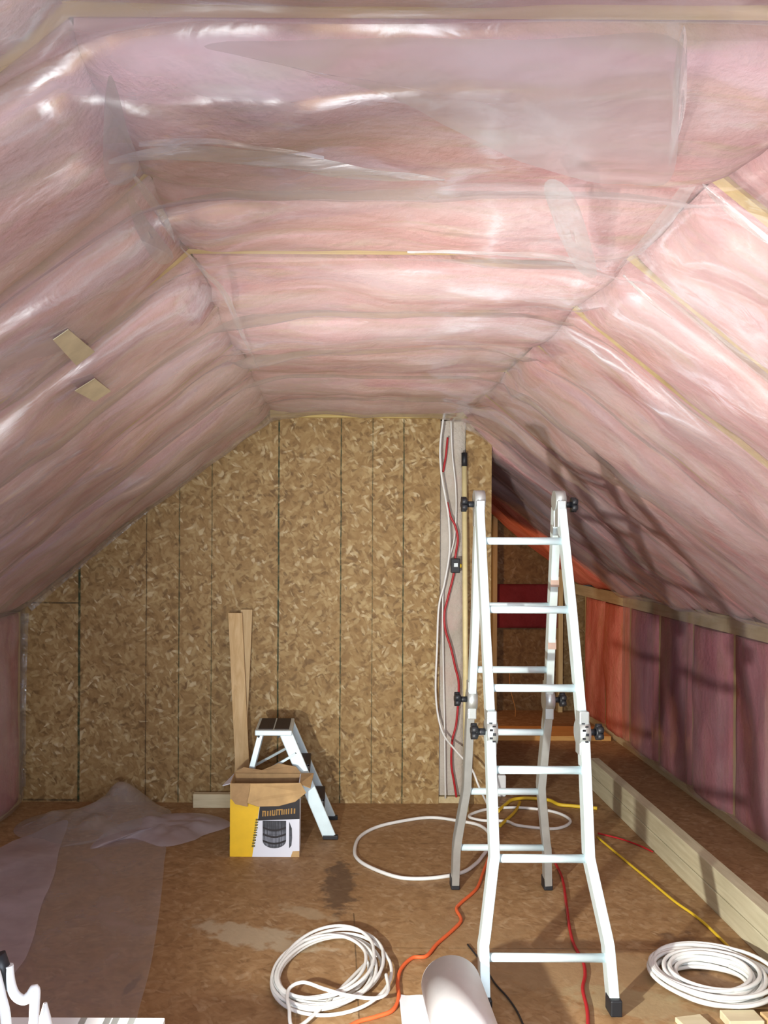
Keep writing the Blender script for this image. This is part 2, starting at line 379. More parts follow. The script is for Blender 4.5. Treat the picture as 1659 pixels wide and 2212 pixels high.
def fr(P, Q):
    d = (Q-P); L = d.length; d /= L
    return d, Vector((d.y, -d.x)), L
def Hb(Y, s, jj, seed):
    # how far the batt of that bay bulges into the room
    for i in range(len(jj)-1):
        if jj[i] <= Y <= jj[i+1]:
            tt = (Y-jj[i])/(jj[i+1]-jj[i]); e = 1-abs(2*tt-1)**(8 if seed == 1.0 and 1.2 < jj[i] < 1.4 else 3.6)
            h = 0.056 + 0.016*math.sin(i*2.3+seed)
            n = noise.fractal(Vector((s*1.4+seed*3.1, Y*2.2, seed)), 0.9, 2.0, 4)*0.034
            Ls = {1.0: 1.22, 2.0: 1.992, 3.0: 1.24, 4.0: 1.987, 5.0: 1.24}[seed]
            n += 0.012*noise.noise(Vector((s*4.5, Y*1.5+i*5, seed+9)))
            ed = min(1.0, max(0.0, min(s, Ls-s))/.10); ed = ed*(2-ed)
            return max(0.0, e*(h+n)*((.12+.88*ed) if seed in (3.0, 5.0) else (.55+.45*ed)))
    return 0.0
def slab(name, P, Q, y0, y1, off0, off1, m):
    d, n, L = fr(P, Q); mb = MB(); vs = []
    for y in (y0, y1):
        for s, o in ((-.14, off0), (L+.14, off0), (L+.14, off1), (-.14, off1)):
            p = P+d*s+n*o; vs.append((p.x, y, p.y))
    mb.add(vs, [(0, 1, 2, 3), (7, 6, 5, 4), (0, 4, 5, 1), (1, 5, 6, 2), (2, 6, 7, 3), (3, 7, 4, 0)])
    return struct(mb.build(name, m))

MB().box((A.x-.25, YR-.1, -.06), (F.x+.25, YN+.15, 0)).build('floor', M['osb_floor'])
struct(bpy.data.objects['floor'])
slab('ceiling', C, D, YR, YN+.1, -.20, -.17, M['sheath'])
slab('wall_left_slope', B, C, YR, YN+.1, -.20, -.17, M['sheath'])
slab('wall_right_slope', D, E, YR, YN+.1, -.20, -.17, M['sheath'])
slab('wall_left', A, B, YR, YN+.1, -.16, -.13, M['sheath'])
slab('wall_right', E, F, YR, YN+.1, -.16, -.13, M['sheath'])
# rear gable with its window, behind the camera
mb = MB(); x0, x1, z0, z1 = -.55, .85, .75, 1.95
mb.box((A.x-.2, YR-.1, 0), (x0, YR, 2.65)); mb.box((x1, YR-.1, 0), (F.x+.2, YR, 2.65)); mb.box((x0, YR-.1, 0), (x1, YR, z0)); mb.box((x0, YR-.1, z1), (x1, YR, 2.65))
struct(mb.build('wall_rear', M['sheath']))
mb = MB()
for a_, b_ in (((x0, z0), (x0+.05, z1)), ((x1-.05, z0), (x1, z1)), ((x0, z0), (x1, z0+.05)), ((x0, z1-.05), (x1, z1)), ((.13, z0), (.17, z1))):
    mb.box((a_[0], YR-.09, a_[1]), (b_[0], YR-.03, b_[1]))
struct(mb.build('window_1', M['white_paint']))
# OSB end wall, in two pieces either side of the open stud bay
mb = MB(); mb.prism([(-1.957, 0), (.673, 0), (.673, 2.483), (-.40, 2.483), (-1.957, 1.24)], YB, YB+.012)
struct(mb.build('wall_back', M['osb_wall']))
mb = MB(); mb.prism([(.835, 0), (.997, 0), (.997, 2.341), (.835, 2.471)], YB, YB+.012)
struct(mb.build('wall_back_end_strip', M['osb_wall']))
for xx in (-1.93, -1.178, -.766, -.345, .048, .442, .650, .858, .975):
    zt = min(2.483, 1.24+(xx+1.957)*.798, 2.483-(xx-.82)*.802)-.01
    struct(MB().box((xx-.019, YB+.013, 0.04), (xx+.019, YB+.10, zt-.02)).build('wall_stud', M['stud']))
struct(MB().box((-1.957, YB+.013, 0), (.99, YB+.10, .04)).build('bottom_plate', M['plate']))
struct(MB().prism([(-.40, 2.43), (.86, 2.43), (.82, 2.475), (-.40, 2.475)], YB-.03, YB+.10).build('top_plate', M['joist']))
struct(MB().box((.66, YB+.10, 0), (.70, YN, 2.45)).build('wall_nook_side', M['sheath'])) if False else None
struct(MB().box((A.x-.15, YB+.11, 0), (.95, YB+.125, 2.6)).build('wall_back_lining', M['sheath']))
# far wall of the nook
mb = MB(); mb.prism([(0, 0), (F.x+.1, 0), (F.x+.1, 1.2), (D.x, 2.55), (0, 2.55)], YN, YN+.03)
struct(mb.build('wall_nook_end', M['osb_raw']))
struct(MB().box((.02, YB+.13, 0), (.06, YN, 2.6)).build('wall_nook_side', M['sheath']))  # unseen side wall, added to close the nook off from light
for xx in (1.02, 1.55, 2.18):
    struct(MB().box((xx-.02, YN-.09, 0), (xx+.02, YN-.002, 2.46-(xx-.82)*.80 if xx > .82 else 2.4)).build('wall_stud', M['stud']))

ORD = ['first', 'second', 'third', 'fourth', 'fifth', 'sixth', 'seventh', 'eighth', 'ninth', 'tenth', 'eleventh', 'twelfth', 'thirteenth', 'fourteenth', 'fifteenth']
def batt(P, Q, ya, yb, jj, seed, m, label, group, s0=0.0, s1=None, ns=34, bulge=1.0):
    d, n, L = fr(P, Q); s1 = L if s1 is None else s1; mb = MB(); ny = 16
    def Pt(u, v, back=False):
        Y = ya+(yb-ya)*u; s = s0+(s1-s0)*v
        o = -0.11 if back else Hb(Y, s, jj, seed)*bulge - .004
        p = P+d*s+n*o; return Vector((p.x, Y, p.y))
    mb.grid(lambda u, v: Pt(u, v), ny, ns)
    mb.grid(lambda u, v: Pt(u, v, True), ny, ns, flip=True)
    N = (ny+1)*(ns+1); idx = [i for i in range(ny+1)]+[j*(ny+1)+ny for j in range(1, ns+1)]+[ns*(ny+1)+i for i in range(ny-1, -1, -1)]+[j*(ny+1) for j in range(ns-1, 0, -1)]
    for k in range(len(idx)):
        a_, b_ = idx[k], idx[(k+1) % len(idx)]; mb.f.append((a_, b_, b_+N, a_+N)); mb.sm.append(False)
    c = P+d*(s0+s1)*.5
    o = mb.build('insulation_batt', m, loc=(c.x, (ya+yb)/2, c.y))
    return tag(o, label, 'insulation', group)
def member(name, P, Q, y, m, wd=.038, off=-.13, top=0.0, s0=0, s1=None):
    d, n, L = fr(P, Q); s1 = L if s1 is None else s1
    a_ = P+d*s0; b_ = P+d*s1; mb = MB(); vs = []
    for yy in (y-wd/2, y+wd/2):
        for q, o in ((a_, off), (b_, off), (b_, top), (a_, top)):
            p = q+n*o; vs.append((p.x, yy, p.y))
    mb.add(vs, [(0, 1, 2, 3), (7, 6, 5, 4), (0, 4, 5, 1), (1, 5, 6, 2), (2, 6, 7, 3), (3, 7, 4, 0)])
    return struct(mb.build(name, m))

dC, nC, LC = fr(C, D); dL, nL, LL = fr(B, C); dR, nR, LR = fr(D, E)
nb = len(J)-1
for i in range(2, nb):
    k = nb-1-i
    batt(C, D, J[i]+.026, J[i+1]-.026, J, 1.0, M['batt'], f'pink insulation batt of the flat ceiling, {ORD[k]} bay out from the OSB end wall', 'ceiling insulation batts', .003, LC-.003, 30)
    batt(B, C, J[i]+.026, J[i+1]-.026, J, 2.0, M['batt_l'], f'pink insulation batt of the left roof slope, {ORD[k]} bay out from the OSB end wall', 'left slope insulation batts', .003, LL-.003, 44)
    batt(A, B, J[i]+.026, J[i+1]-.026, J, 3.0, M['batt_k'], f'shade-toned pink insulation batt in the low left wall, {ORD[k]} bay from the OSB end wall', 'left low wall insulation batts', .05, 1.20, 24)
for i, y in enumerate(J):
    member('ceiling_joist', C, D, y, M['joist']); member('rafter', B, C, y, M['joist']); member('wall_stud', A, B, y, M['stud'], s1=1.2)
nr = len(JR)-1
for i in range(2, nr):
    y0, y1 = JR[i]+.02, JR[i+1]-.02; bare = JR[i] > 7.1; k = nr-1-i
    batt(D, E, y0, y1, JR, 4.0, M['batt_bare'] if bare else M['batt_r'], ('uncovered orange-pink' if bare else 'film-covered pink')+f' batt of the right roof slope, {ORD[k]} bay from the nook end wall', 'right slope insulation batts', .003, LR-.03, 44)
for i, y in enumerate(JR):
    member('rafter', D, E, y, M['joist'], top=0.012 if y in (1.885, 2.43, 2.99) else 0)
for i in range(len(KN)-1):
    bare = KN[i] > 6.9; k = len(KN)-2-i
    batt(E, F, KN[i]+.02, KN[i+1]-.02, KN, 5.0, M['batt_bare'] if bare else M['batt_k'], ('bare orange-pink' if bare else 'shade-toned pink film-covered')+f' insulation batt of the low right wall, {ORD[k]} bay from nook end', 'right low wall insulation batts', .12, 1.19, 26, bulge=.8)
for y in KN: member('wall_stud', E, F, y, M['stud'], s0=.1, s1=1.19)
struct(MB().box((2.345, YR, 1.125), (2.46, YN, 1.225)).build('top_plate', M['plate']))
struct(MB().box((2.34, YR, 0), (2.46, YN, .055)).build('bottom_plate', M['plate']))
struct(MB().box((-2.05, YR, 0), (-1.96, YB, .045)).build('bottom_plate', M['plate']))
# bay insulation in the end wall's open stud space, and red batts at the far wall
def vbatt(x0, x1, z0, z1, y, bul, m, label, dep=.06):
    mb = MB()
    def P_(u, v):
        e = (1-abs(2*u-1)**4)*(1-abs(2*v-1)**20); X = x0+(x1-x0)*u; Z = z0+(z1-z0)*v
        return Vector((X, y-e*(bul+.01*nz(X*5, Z*4, 2)), Z))
    mb.grid(P_, 10, 30)
    mb.add([(x0, y, z0), (x1, y, z0), (x1, y+dep, z0), (x0, y+dep, z0), (x0, y, z1), (x1, y, z1), (x1, y+dep, z1), (x0, y+dep, z1)],
           [(0, 1, 2, 3), (4, 7, 6, 5), (2, 6, 7, 3), (0, 3, 7, 4), (1, 5, 6, 2)])
    return tag(mb.build('insulation_batt', m, loc=((x0+x1)/2, y, z0)), label, 'insulation')
vbatt(.672, .836, .045, 2.42, YB+.035, .02, M['batt_grey'], 'pale grey batt in the narrow open stud bay of the end wall')
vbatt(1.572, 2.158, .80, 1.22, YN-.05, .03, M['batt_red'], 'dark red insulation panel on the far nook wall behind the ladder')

# ------------------------------------------------------------------ vapour film
def profile(pts, rads, step=.045):
    out = []; n = len(pts); cur = pts[0]
    for i in range(1, n):
        if i < n-1 and rads[i] > 0:
            a_, b_, c_ = pts[i-1], pts[i], pts[i+1]; r = rads[i]
            s_ = b_+(a_-b_).normalized()*r; e_ = b_+(c_-b_).normalized()*r
        else: s_, e_ = pts[i], None
        L = (s_-cur).length; k = max(1, int(L/step))
        for j in range(k): out.append(cur.lerp(s_, j/k))
        if e_ is not None:
            for j in range(8):
                q = j/8; out.append(s_*(1-q)**2+b_*2*q*(1-q)+e_*q*q)
            cur = e_
        else: out.append(s_)
    return out
def film(name, pts, rads, y0, y1, jj, seeds, m, label, bulge=1.0, wr=.01, hang=0.0):
    pr = profile(pts, rads); ny = int((y1-y0)/.035); mb = MB(); rows = []
    S = [0.0]
    for i in range(1, len(pr)): S.append(S[-1]+(pr[i]-pr[i-1]).length)
    def seed_of(p):
        if p.x < -1.95: return 3.0, p.y
        if p.x < C.x: return 2.0, (p-B).length
        if p.x < D.x: return 1.0, (p-C).length
        if p.x < 2.36: return 4.0, (p-D).length
        return 5.0, E.y-p.y
    for j in range(ny+1):
        Y = y0+(y1-y0)*j/ny
        for i, p in enumerate(pr):
            t_ = (pr[min(i+1, len(pr)-1)]-pr[max(i-1, 0)]).normalized(); n_ = Vector((t_.y, -t_.x))
            sd, s_ = seed_of(p); kk = KN if sd == 5.0 else (JR if sd == 4.0 else J)
            h = Hb(Y, s_, kk, sd)*(0.8 if sd == 5.0 else 1)
            cd_ = min((p-c).length for c in (C, D))
            cr = math.exp(-(cd_/.22)**2)
            gather = cr*.020*math.sin(11.2*Y+ 3*nz(Y, 1, sd)*4 + i*.35)
            wn = wr*(0.7+nz(S[i]*1.6, Y*4.5, sd+7)*1.2)
            o = .012+h*bulge+max(0, wn)+max(0, gather)+ (.022 if sd == 5.0 else 0)
            q = p+n_*o
            rows.append(Vector((q.x, Y, max(q.y, .02) if sd in (3.0, 5.0) else q.y)))
    W = len(pr); fs = []
    for j in range(ny):
        for i in range(W-1):
            a_ = j*W+i; fs.append((a_, a_+1, a_+W+1, a_+W))
    mb.add(rows, fs, True)
    return tag(mb.build(name, m), label, 'plastic sheet')
dd = D+dR*.27
F1 = film('vapour_barrier_film', [A+Vector((0, .03)), B, C, D, E+Vector((-.003, .002))], [0, .06, .24, .24, 0], .6, 5.53, J, 0, M['film'], 'clear plastic vapour sheet stapled over the pink ceiling and both near roof slopes')
F2 = film('vapour_barrier_film', [D+dR*.24, E], [0, 0], 5.555, 7.03, JR, 0, M['film'], 'plastic vapour sheet on the deep right roof slope beyond the end wall')
F3 = film('vapour_barrier_film', [E+Vector((0, -.02)), F+Vector((0, .07))], [0, 0], 2.85, 7.03, KN, 0, M['film_knee'], 'shade-tinted plastic vapour sheet over the low right wall behind the timber curb')

def ribbon(name, px, z_or_fn, width, m, parent, wig=.006, n=60):
    # folded strip of film: px gives centre points in world space
    c = smooth_path(px, 12); mb = MB(); N = len(c); W = 8
    def P_(u, v):
        i = min(int(u*(N-1)), N-1); p = c[i]; t_ = (c[min(i+1, N-1)]-c[max(i-1, 0)]).normalized()
        side = t_.cross(Vector(z_or_fn)).normalized(); w_ = width*(math.sin(PI*min(max(u, .004), .996)))**.8
        q = p+side*w_*(v-.5)*2
        return q + Vector(z_or_fn)*(-abs(v-.5)*.01+wig*nz(q.x*9, q.y*9, q.z*9+v*3))
    mb.grid(P_, N-1, W)
    return mb.build(name, m, parent)
def on_plane(px, py, P, n):
    d = ray(px, py); o = Vector((0, 0, CAMZ)); t_ = (P-o).dot(n)/d.dot(n); return o+d*t_
UPn = Vector((0, 0, -1)); PC = Vector((0, 0, 2.385))
NL3 = Vector((nL.x, 0, nL.y)); PL3 = Vector((B.x, 0, B.y))+NL3*.085
NR3 = Vector((nR.x, 0, nR.y)); PR3 = Vector((D.x, 0, D.y))+NR3*.085
cl = lambda *a: [on_plane(x, y, PC, UPn) for x, y in a]
ll = lambda *a: [on_plane(x, y, PL3, NL3) for x, y in a]
rl = lambda *a: [on_plane(x, y, PR3, NR3) for x, y in a]
ribbon('fold', cl((235, 352), (400, 338), (600, 352), (760, 378), (960, 392)), UPn, .036, M['film_fold'], F1)
ribbon('fold', cl((300, 318), (460, 310), (560, 325), (700, 345)), UPn, .012, M['film_web'], F1)
ribbon('fold', cl((285, 380), (330, 440), (378, 525)), UPn, .012, M['film_fold'], F1)
ribbon('fold', cl((390, 535), (440, 590), (487, 640), (520, 720), (560, 800)), UPn, .010, M['film_web'], F1)
ribbon('fold', cl((1478, 60), (1470, 160), (1465, 260), (1445, 365)), UPn, .010, M['film_fold'], F1)
ribbon('fold', cl((880, 545), (1050, 550), (1200, 560), (1300, 585)), UPn, .012, M['film_web'], F1)
ribbon('fold', rl((1330, 585), (1380, 540), (1440, 470), (1490, 400), (1560, 330)), NR3, .016, M['film_web'], F1)
ribbon('fold', rl((1515, 400), (1560, 445), (1610, 490), (1680, 540)), NR3, .020, M['film_fold'], F1)
ribbon('fold', rl((1345, 595), (1400, 650), (1450, 690)), NR3, .012, M['film_fold'], F1)
def sheet(name, outline, nrm, m, parent=None, amp=.006, lift=0.0, label=None, n=26, cat='plastic sheet', loc=None):
    # thin sheet with the given outline: fan grid from centroid
    c = sum(outline, Vector())/len(outline); bd = smooth_path(outline, 6, closed=True); K = len(bd); R = 12; mb = MB(); vs = [c+Vector(nrm)*lift]; fs = []
    for r in range(1, R+1):
        for p in bd:
            q = c.lerp(p, r/R); vs.append(q+Vector(nrm)*(lift+amp*(1+nz(q.x*6, q.y*6, q.z*6)+.5*nz(q.x*17, q.y*17, q.z*17))))
    for k in range(K): fs.append((0, 1+k, 1+(k+1) % K))
    for r in range(R-1):
        for k in range(K):
            a_ = 1+r*K+k; b_ = 1+r*K+(k+1) % K; fs.append((a_, a_+K, b_+K, b_))
    mb.add(vs, fs, True)
    o = mb.build(name, m, parent, loc)
    if label: tag(o, label, cat)
    return o
sheet('overlap_flap', cl((440, 75), (700, 52), (1000, 50), (1250, 52), (1465, 62), (1468, 200), (1448, 365), (1340, 375), (1230, 362), (1110, 325), (1000, 268), (850, 195), (640, 120)), UPn, M['film_flap'], F1, lift=.012)
sheet('overlap_flap', cl((235, 120), (275, 240), (300, 330), (262, 370), (225, 340)), UPn, M['film_web'], F1, lift=.02)
sheet('overlap_flap', cl((275, 385), (320, 450), (375, 530), (340, 545), (295, 470)), UPn, M['film_web'], F1, lift=.02)
sheet('overlap_flap', cl((1175, 380), (1240, 395), (1290, 570), (1240, 550)), UPn, M['film_web'], F1, lift=.02)
# masking tape patches on the left slope
for pl, lb in ((((115, 735), (148, 712), (205, 760), (165, 790)), 'larger yellowish tape patch on the left slope film, upper of the two'),
               (((162, 845), (205, 818), (240, 845), (205, 868)), 'smaller yellowish tape patch on the left slope film, lower of the two')):
    P4 = ll(*pl); n4 = NL3*.002
    mb = MB(); mb.add([p for p in P4]+[p-n4 for p in P4], [(0, 1, 2, 3), (7, 6, 5, 4)]+[(i, (i+1) % 4, (i+1) % 4+4, i+4) for i in range(4)])
    tag(mb.build('tape_patch', M['tape'], loc=P4[0]), lb, 'tape')
# crinkled edge of clear film lapped on to the OSB
def lap(pts, label, wid):
    mb = MB(); c = smooth_path([on_y(x, y, YB-.012) for x, y in pts], 14); N = len(c)
    def P_(u, v):
        i = min(int(u*(N-1)), N-1); p = c[i]; t_ = (c[min(i+1, N-1)]-c[max(i-1, 0)]).normalized(); s_ = t_.cross(Vector((0, 1, 0))).normalized()
        w_ = wid*(1+.35*nz(p.x*5, p.z*5, 1)); q = p+s_*w_*v
        return Vector((q.x, YB-.004-.018*abs(nz(q.x*14, q.z*14, 3)), max(q.z, .01)))
    mb.grid(P_, N-1, 7); return tag(mb.build('film_edge', M['film_clear']), label, 'plastic sheet')
lap([(590, 893), (750, 890), (900, 892), (1000, 895)], 'crinkled clear film edge lapped over the top of the OSB end wall', .10)
lap([(68, 1320), (180, 1222), (330, 1098), (480, 975), (590, 893)], 'crinkled clear film edge running down the left rake of the OSB wall', .09)
lap([(55, 1700), (56, 1500), (62, 1325)], 'clear film edge upright at the left end of the OSB wall', .07)
lap([(1000, 895), (1030, 925), (1058, 945)], 'short clear film scrap at the upper right corner of OSB wall', .16)

# ------------------------------------------------------------------ timber curb on the floor
for z0, z1, xo, lb in ((0, .092, 0, 'long pale timber board on edge along the floor, lower of the curb pair'), (.0935, .192, .004, 'long pale timber board on edge along the floor, upper of the curb pair')):
    tag(MB().box((1.735+xo, 1.6, z0), (1.80+xo, 5.95, z1), bev=.003).build('curb_board', M['curb'], loc=(1.735, 1.6, z0)), lb, 'board')
tag(MB().box((1.20, 7.25, .0), (2.30, 7.62, .04), bev=.003).build('plank', M['orange_lit_wood'], loc=(1.2, 7.25, 0)), 'wide plank with painted orange light lying across the nook floor', 'board')  # stands in for the orange-lit strip of nook floor

# ------------------------------------------------------------------ folding ladder
lad = thing('folding_ladder', 'tall aluminium multi-joint ladder standing open as an A-frame', 'ladder', (.78, 3.7, 0))
HZ = 1.836
def dn(z): return 3.14+.56*z/HZ
def df(z): return 4.24-.50*z/HZ
near = {'l': [(.613, HZ-.02), (.615, 1.40), (.617, .936), (.612, .50), (.606, .47), (.565, .24), (.558, .21), (.554, .03)],
        'r': [(.955, HZ-.02), (.967, 1.40), (.974, .936), (.958, .50), (.962, .47), (1.000, .24), (1.004, .21), (1.006, .03)]}
far = {'l': [(.618, HZ-.02), (.628, 1.3), (.629, .957), (.631, .54), (.628, .50), (.600, .26), (.597, .22), (.598, .03)],
       'r': [(.950, HZ-.02), (.965, 1.3), (.976, .957), (.968, .54), (.972, .50), (1.010, .26), (1.018, .22), (1.035, .03)]}
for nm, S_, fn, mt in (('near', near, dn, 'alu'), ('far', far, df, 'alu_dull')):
    for sd, P_ in S_.items():
        sg = -1 if sd == 'l' else 1
        up = [(x, fn(z), z) for x, z in P_[:3]]; lo = [(x+sg*.004, fn(z), z) for x, z in P_[2:]]
        up[0] = (up[0][0], fn(up[0][2])+(-.03 if nm == 'near' else .03)*0, up[0][2])
        MB().sweep_rect(up, .034, .052).build('upper_rail', M['alu' if nm == 'near' or sd == 'r' else 'alu'], lad)
        MB().sweep_rect(lo, .036, .058).build('lower_rail', M[mt], lad)
        x, z = P_[-1]; MB().box((x-.021+sg*.004, fn(0)-.034, 0), (x+.021+sg*.004, fn(0)+.034, .058), bev=.005).build('foot', M['black'], lad)
        # middle hinge
        hx, hz = P_[2]; hy = fn(hz)
        h = MB(); h.cyl((hx-.021, hy, hz), (hx+.021, hy, hz), .048, 24); h.box((hx-.019, hy-.030, hz-.085), (hx+.019, hy+.030, hz+.085), bev=.004)
        ho = h.build('hinge', M['alu_dull'], lad)
        if nm == 'near':
            for q in range(7):
                a_ = -.9+q*.3; r_ = .0485
                MB().box((-.006+(.006 if q % 2 else -.006), -.001, -.005), (.006+(.006 if q % 2 else -.006), .001, .005),
                         Matrix.Translation((hx, hy-math.cos(a_)*r_, hz+math.sin(a_)*r_)) @ Matrix.Rotation(a_, 4, 'X')).build('slot', M['black'], ho)
        kb = MB(); s0_ = hx+sg*.020
        kb.cyl((s0_, hy, hz), (s0_+sg*.034, hy, hz), .013, 14); kb.cyl((s0_+sg*.030, hy, hz), (s0_+sg*.042, hy, hz), .022, 16)
        for q in range(5):
            a_ = q*2*PI/5; kb.cyl((s0_+sg*.034, hy+.020*math.cos(a_), hz+.020*math.sin(a_)), (s0_+sg*.056, hy+.020*math.cos(a_), hz+.020*math.sin(a_)), .013, 10)
        kb.cyl((s0_+sg*.038, hy, hz), (s0_+sg*.054, hy, hz), .020, 14)
        kb.build('knob', M['black'], ho)
    rz = (1.677, 1.40, 1.098, .799, .493, .170) if nm == 'near' else (1.677, 1.39, 1.098, .80, .505, .215)
    def xat(P_, z):
        for (xa, za), (xb, zb) in zip(P_, P_[1:]):
            if zb <= z <= za: return xa+(xb-xa)*(za-z)/(za-zb)
        return P_[0][0]
    for z in rz:
        y = fn(z); MB().cyl((xat(S_['l'], z)+.012, y, z), (xat(S_['r'], z)-.012, y, z), .0155, 18).build('rung', M['white_alu'], lad)
yt = (dn(HZ)+df(HZ))/2
for sg, hx in ((-1, .615), (1, .953)):
    h = MB(); h.cyl((hx-.022, yt, HZ+.012), (hx+.022, yt, HZ+.012), .042, 24)
    h.box((hx-.018, yt-.055, HZ-.10), (hx+.018, yt-.005, HZ+.01), bev=.004); h.box((hx-.018, yt+.005, HZ-.10), (hx+.018, yt+.055, HZ+.01), bev=.004)
    ho = h.build('top_hinge', M['alu_dull'], lad)
    kb = MB(); s0_ = hx+sg*.020; hz = HZ-.005
    kb.cyl((s0_, yt, hz), (s0_+sg*.034, yt, hz), .013, 14)
    for q in range(5):
        a_ = q*2*PI/5; kb.cyl((s0_+sg*.032, yt+.020*math.cos(a_), hz+.020*math.sin(a_)), (s0_+sg*.054, yt+.020*math.cos(a_), hz+.020*math.sin(a_)), .013, 10)
    kb.cyl((s0_+sg*.034, yt, hz), (s0_+sg*.052, yt, hz), .020, 14)
    kb.build('knob', M['black'], ho)
for z in (1.50, 1.22):
    x = xat(far['r'], z); y = df(z); MB().box((x-.018, y-.0290, z-.022), (x+.018, y-.0272, z+.022)).build('sticker', M['label'], lad)

# ------------------------------------------------------------------ step stool
st = thing('step_stool', 'short aluminium step stool with black treads behind the cardboard box', 'stool', (-.3, 5.07, 0))
YN_, YF_ = 4.905, 5.24
for y, yt_ in ((YN_, 4.935), (YF_, 5.205)):
    MB().sweep_rect([(-.262, yt_, .585), (-.012, y, .012)], .070, .022, side=Vector((1, 0, 0))).build('front_rail', M['white_alu'], st)
    MB().sweep_rect([(-.400, yt_, .585), (-.545, y, .012)], .030, .022, side=Vector((1, 0, 0))).build('rear_leg', M['white_alu'], st)
    MB().box((-.05, y-.016, 0), (.035, y+.016, .022), bev=.003).build('foot', M['black'], st)
    MB().box((-.57, y-.016, 0), (-.52, y+.016, .022), bev=.003).build('foot', M['black'], st)
    MB().sweep_rect([(-.205, yt_-.012, .47), (-.462, y+.01 if y > 5 else yt_-.02, .315)], .016, .014, side=Vector((0, 1, 0))).build('brace', M['white_alu'], st)
MB().box((-.432, 4.905, .572), (-.225, 5.235, .602), bev=.004).build('platform', M['white_alu'], st)
for x0 in (-.415, -.325):
    MB().box((x0, 4.935, .6015), (x0+.082, 5.215, .606), bev=.001).build('grip_pad', M['tread'], st)
for z in (.40, .205):
    x = -.262+(.585-z)/.573*.25
    MB().box((x-.045, 4.945, z-.008), (x+.055, 5.20, z+.004), bev=.002).build('step', M['tread'], st)
    MB().box((x+.045, 4.945, z-.045), (x+.056, 5.20, z+.002)).build('step_nosing', M['tread'], st)
for x, z in ((-.412, .565), (-.30, .565), (-.205, .47)):
    MB().cyl((x, 4.918, z), (x, 4.926, z), .007, 10).build('rivet', M['black'], st)

# ------------------------------------------------------------------ cardboard box
bx = thing('cardboard_box', 'open cardboard carton printed yellow, black and white with a dark drum', 'box', (-.35, 4.7, 0))
X0, X1, Y0, Y1, ZT, TT = -.536, -.170, 4.63, 4.83, .385, .005
Rb = lambda x, y, z: (x, y, z)
MB().box((X0, Y0, 0), (X1, Y0+TT, ZT)).build('front_panel', M['card'], bx)
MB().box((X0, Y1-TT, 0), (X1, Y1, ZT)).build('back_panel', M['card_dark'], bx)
MB().box((X0, Y0+TT, 0), (X0+TT, Y1-TT, ZT)).build('side_panel', M['card'], bx)
MB().box((X1-TT, Y0+TT, 0), (X1, Y1-TT, ZT)).build('side_panel', M['white_print'], bx)
MB().box((X0+TT, Y0+TT, 0.002), (X1-TT, Y1-TT, .007)).build('bottom_panel', M['card'], bx)
def decal(pts, m, name, lift=.0012, parent=bx):
    # pts = (u, z) on the printed front face
    mb = MB(); n = len(pts)
    vs = [(x, Y0-lift, z) for x, z in pts]+[(x, Y0+.0005, z) for x, z in pts]
    mb.add(vs, [list(range(n)), list(range(n, 2*n))[::-1]]+[(i, (i+1) % n, (i+1) % n+n, i+n) for i in range(n)])
    return mb.build(name, m, parent)
decal([(X0, 0), (-.418, 0), (-.375, .30), (X0, .30)], M['yellow'], 'yellow_print')
decal([(-.418, 0), (X1, 0), (X1, .30), (-.375, .30)], M['white_print'], 'white_print')
decal([(-.388, .190), (X1, .200), (X1, .305), (-.374, .305)], M['black_print'], 'black_band', .002)
x = -.366; random.seed(3)
while x < -.19:
    w_ = random.uniform(.005, .009); h_ = random.uniform(.026, .030)
    z_ = .212+(x+.366)*.10
    decal([(x, z_), (x+w_, z_), (x+w_+.001, z_+h_), (x+.001, z_+h_)], M['gold_print'], 'gold_lettering', .0028)
    if random.random() < .5:
        zz = z_+random.choice((0, h_*.45, h_*.85)); decal([(x, zz), (x+w_+.008, zz), (x+w_+.008, zz+.006), (x, zz+.006)], M['gold_print'], 'gold_lettering', .0029)
    x += w_+random.uniform(.004, .008)
z = .05
while z < .20:
    h_ = random.uniform(.007, .012); xo = -.428+(z)*.143
    decal([(xo, z), (xo+random.uniform(.014, .02), z+.002), (xo+.018, z+h_), (xo+.001, z+h_)], M['olive_print'], 'upright_lettering', .002); z += h_+.004
cx = -.302; pts = [(cx-.062, .19), (cx-.062, .085)]+[(cx-.062*math.cos(a_*PI/10), .085-.040*math.sin(a_*PI/10)) for a_ in range(1, 10)]+[(cx+.062, .085), (cx+.062, .19)]
decal(pts[::1], M['drum'], 'drum_picture', .002)
for zz in (.15, .115, .08):
    decal([(cx-.060+.12*q/8, zz-.016*math.sin(PI*q/8)) for q in range(9)]+[(cx+.060-.12*q/8, zz+.010-.016*math.sin(PI*(8-q)/8)) for q in range(9)], M['black_print'], 'drum_band', .0026)
decal([(cx+.078, .045), (cx+.090, .060), (cx+.094, .10), (cx+.092, .15), (cx+.078, .185)], M['drum'], 'drum_edge_picture', .002)
decal([(-.215, 0), (X1, 0), (X1, .032), (-.205, .03)], M['card'], 'worn_corner', .002)
def flap(pts, name, m, th=.004):
    P_ = [Vector(p) for p in pts]; n = (P_[1]-P_[0]).cross(P_[2]-P_[0]).normalized()*th; k = len(P_)
    mb = MB(); mb.add(P_+[p+n for p in P_], [list(range(k)), list(range(k, 2*k))[::-1]]+[(i, (i+1) % k, (i+1) % k+k, i+k) for i in range(k)]); return mb.build(name, m, bx)
flap([(X0+.11, Y0-.002, ZT), (X1+.005, Y0-.002, ZT+.005), (X1+.035, Y0-.04, ZT-.035), (X1-.02, Y0-.05, ZT-.078), (X0+.26, Y0-.055, ZT-.10), (X0+.15, Y0-.05, ZT-.105), (X0+.095, Y0-.04, ZT-.09)], 'flap', M['card'])
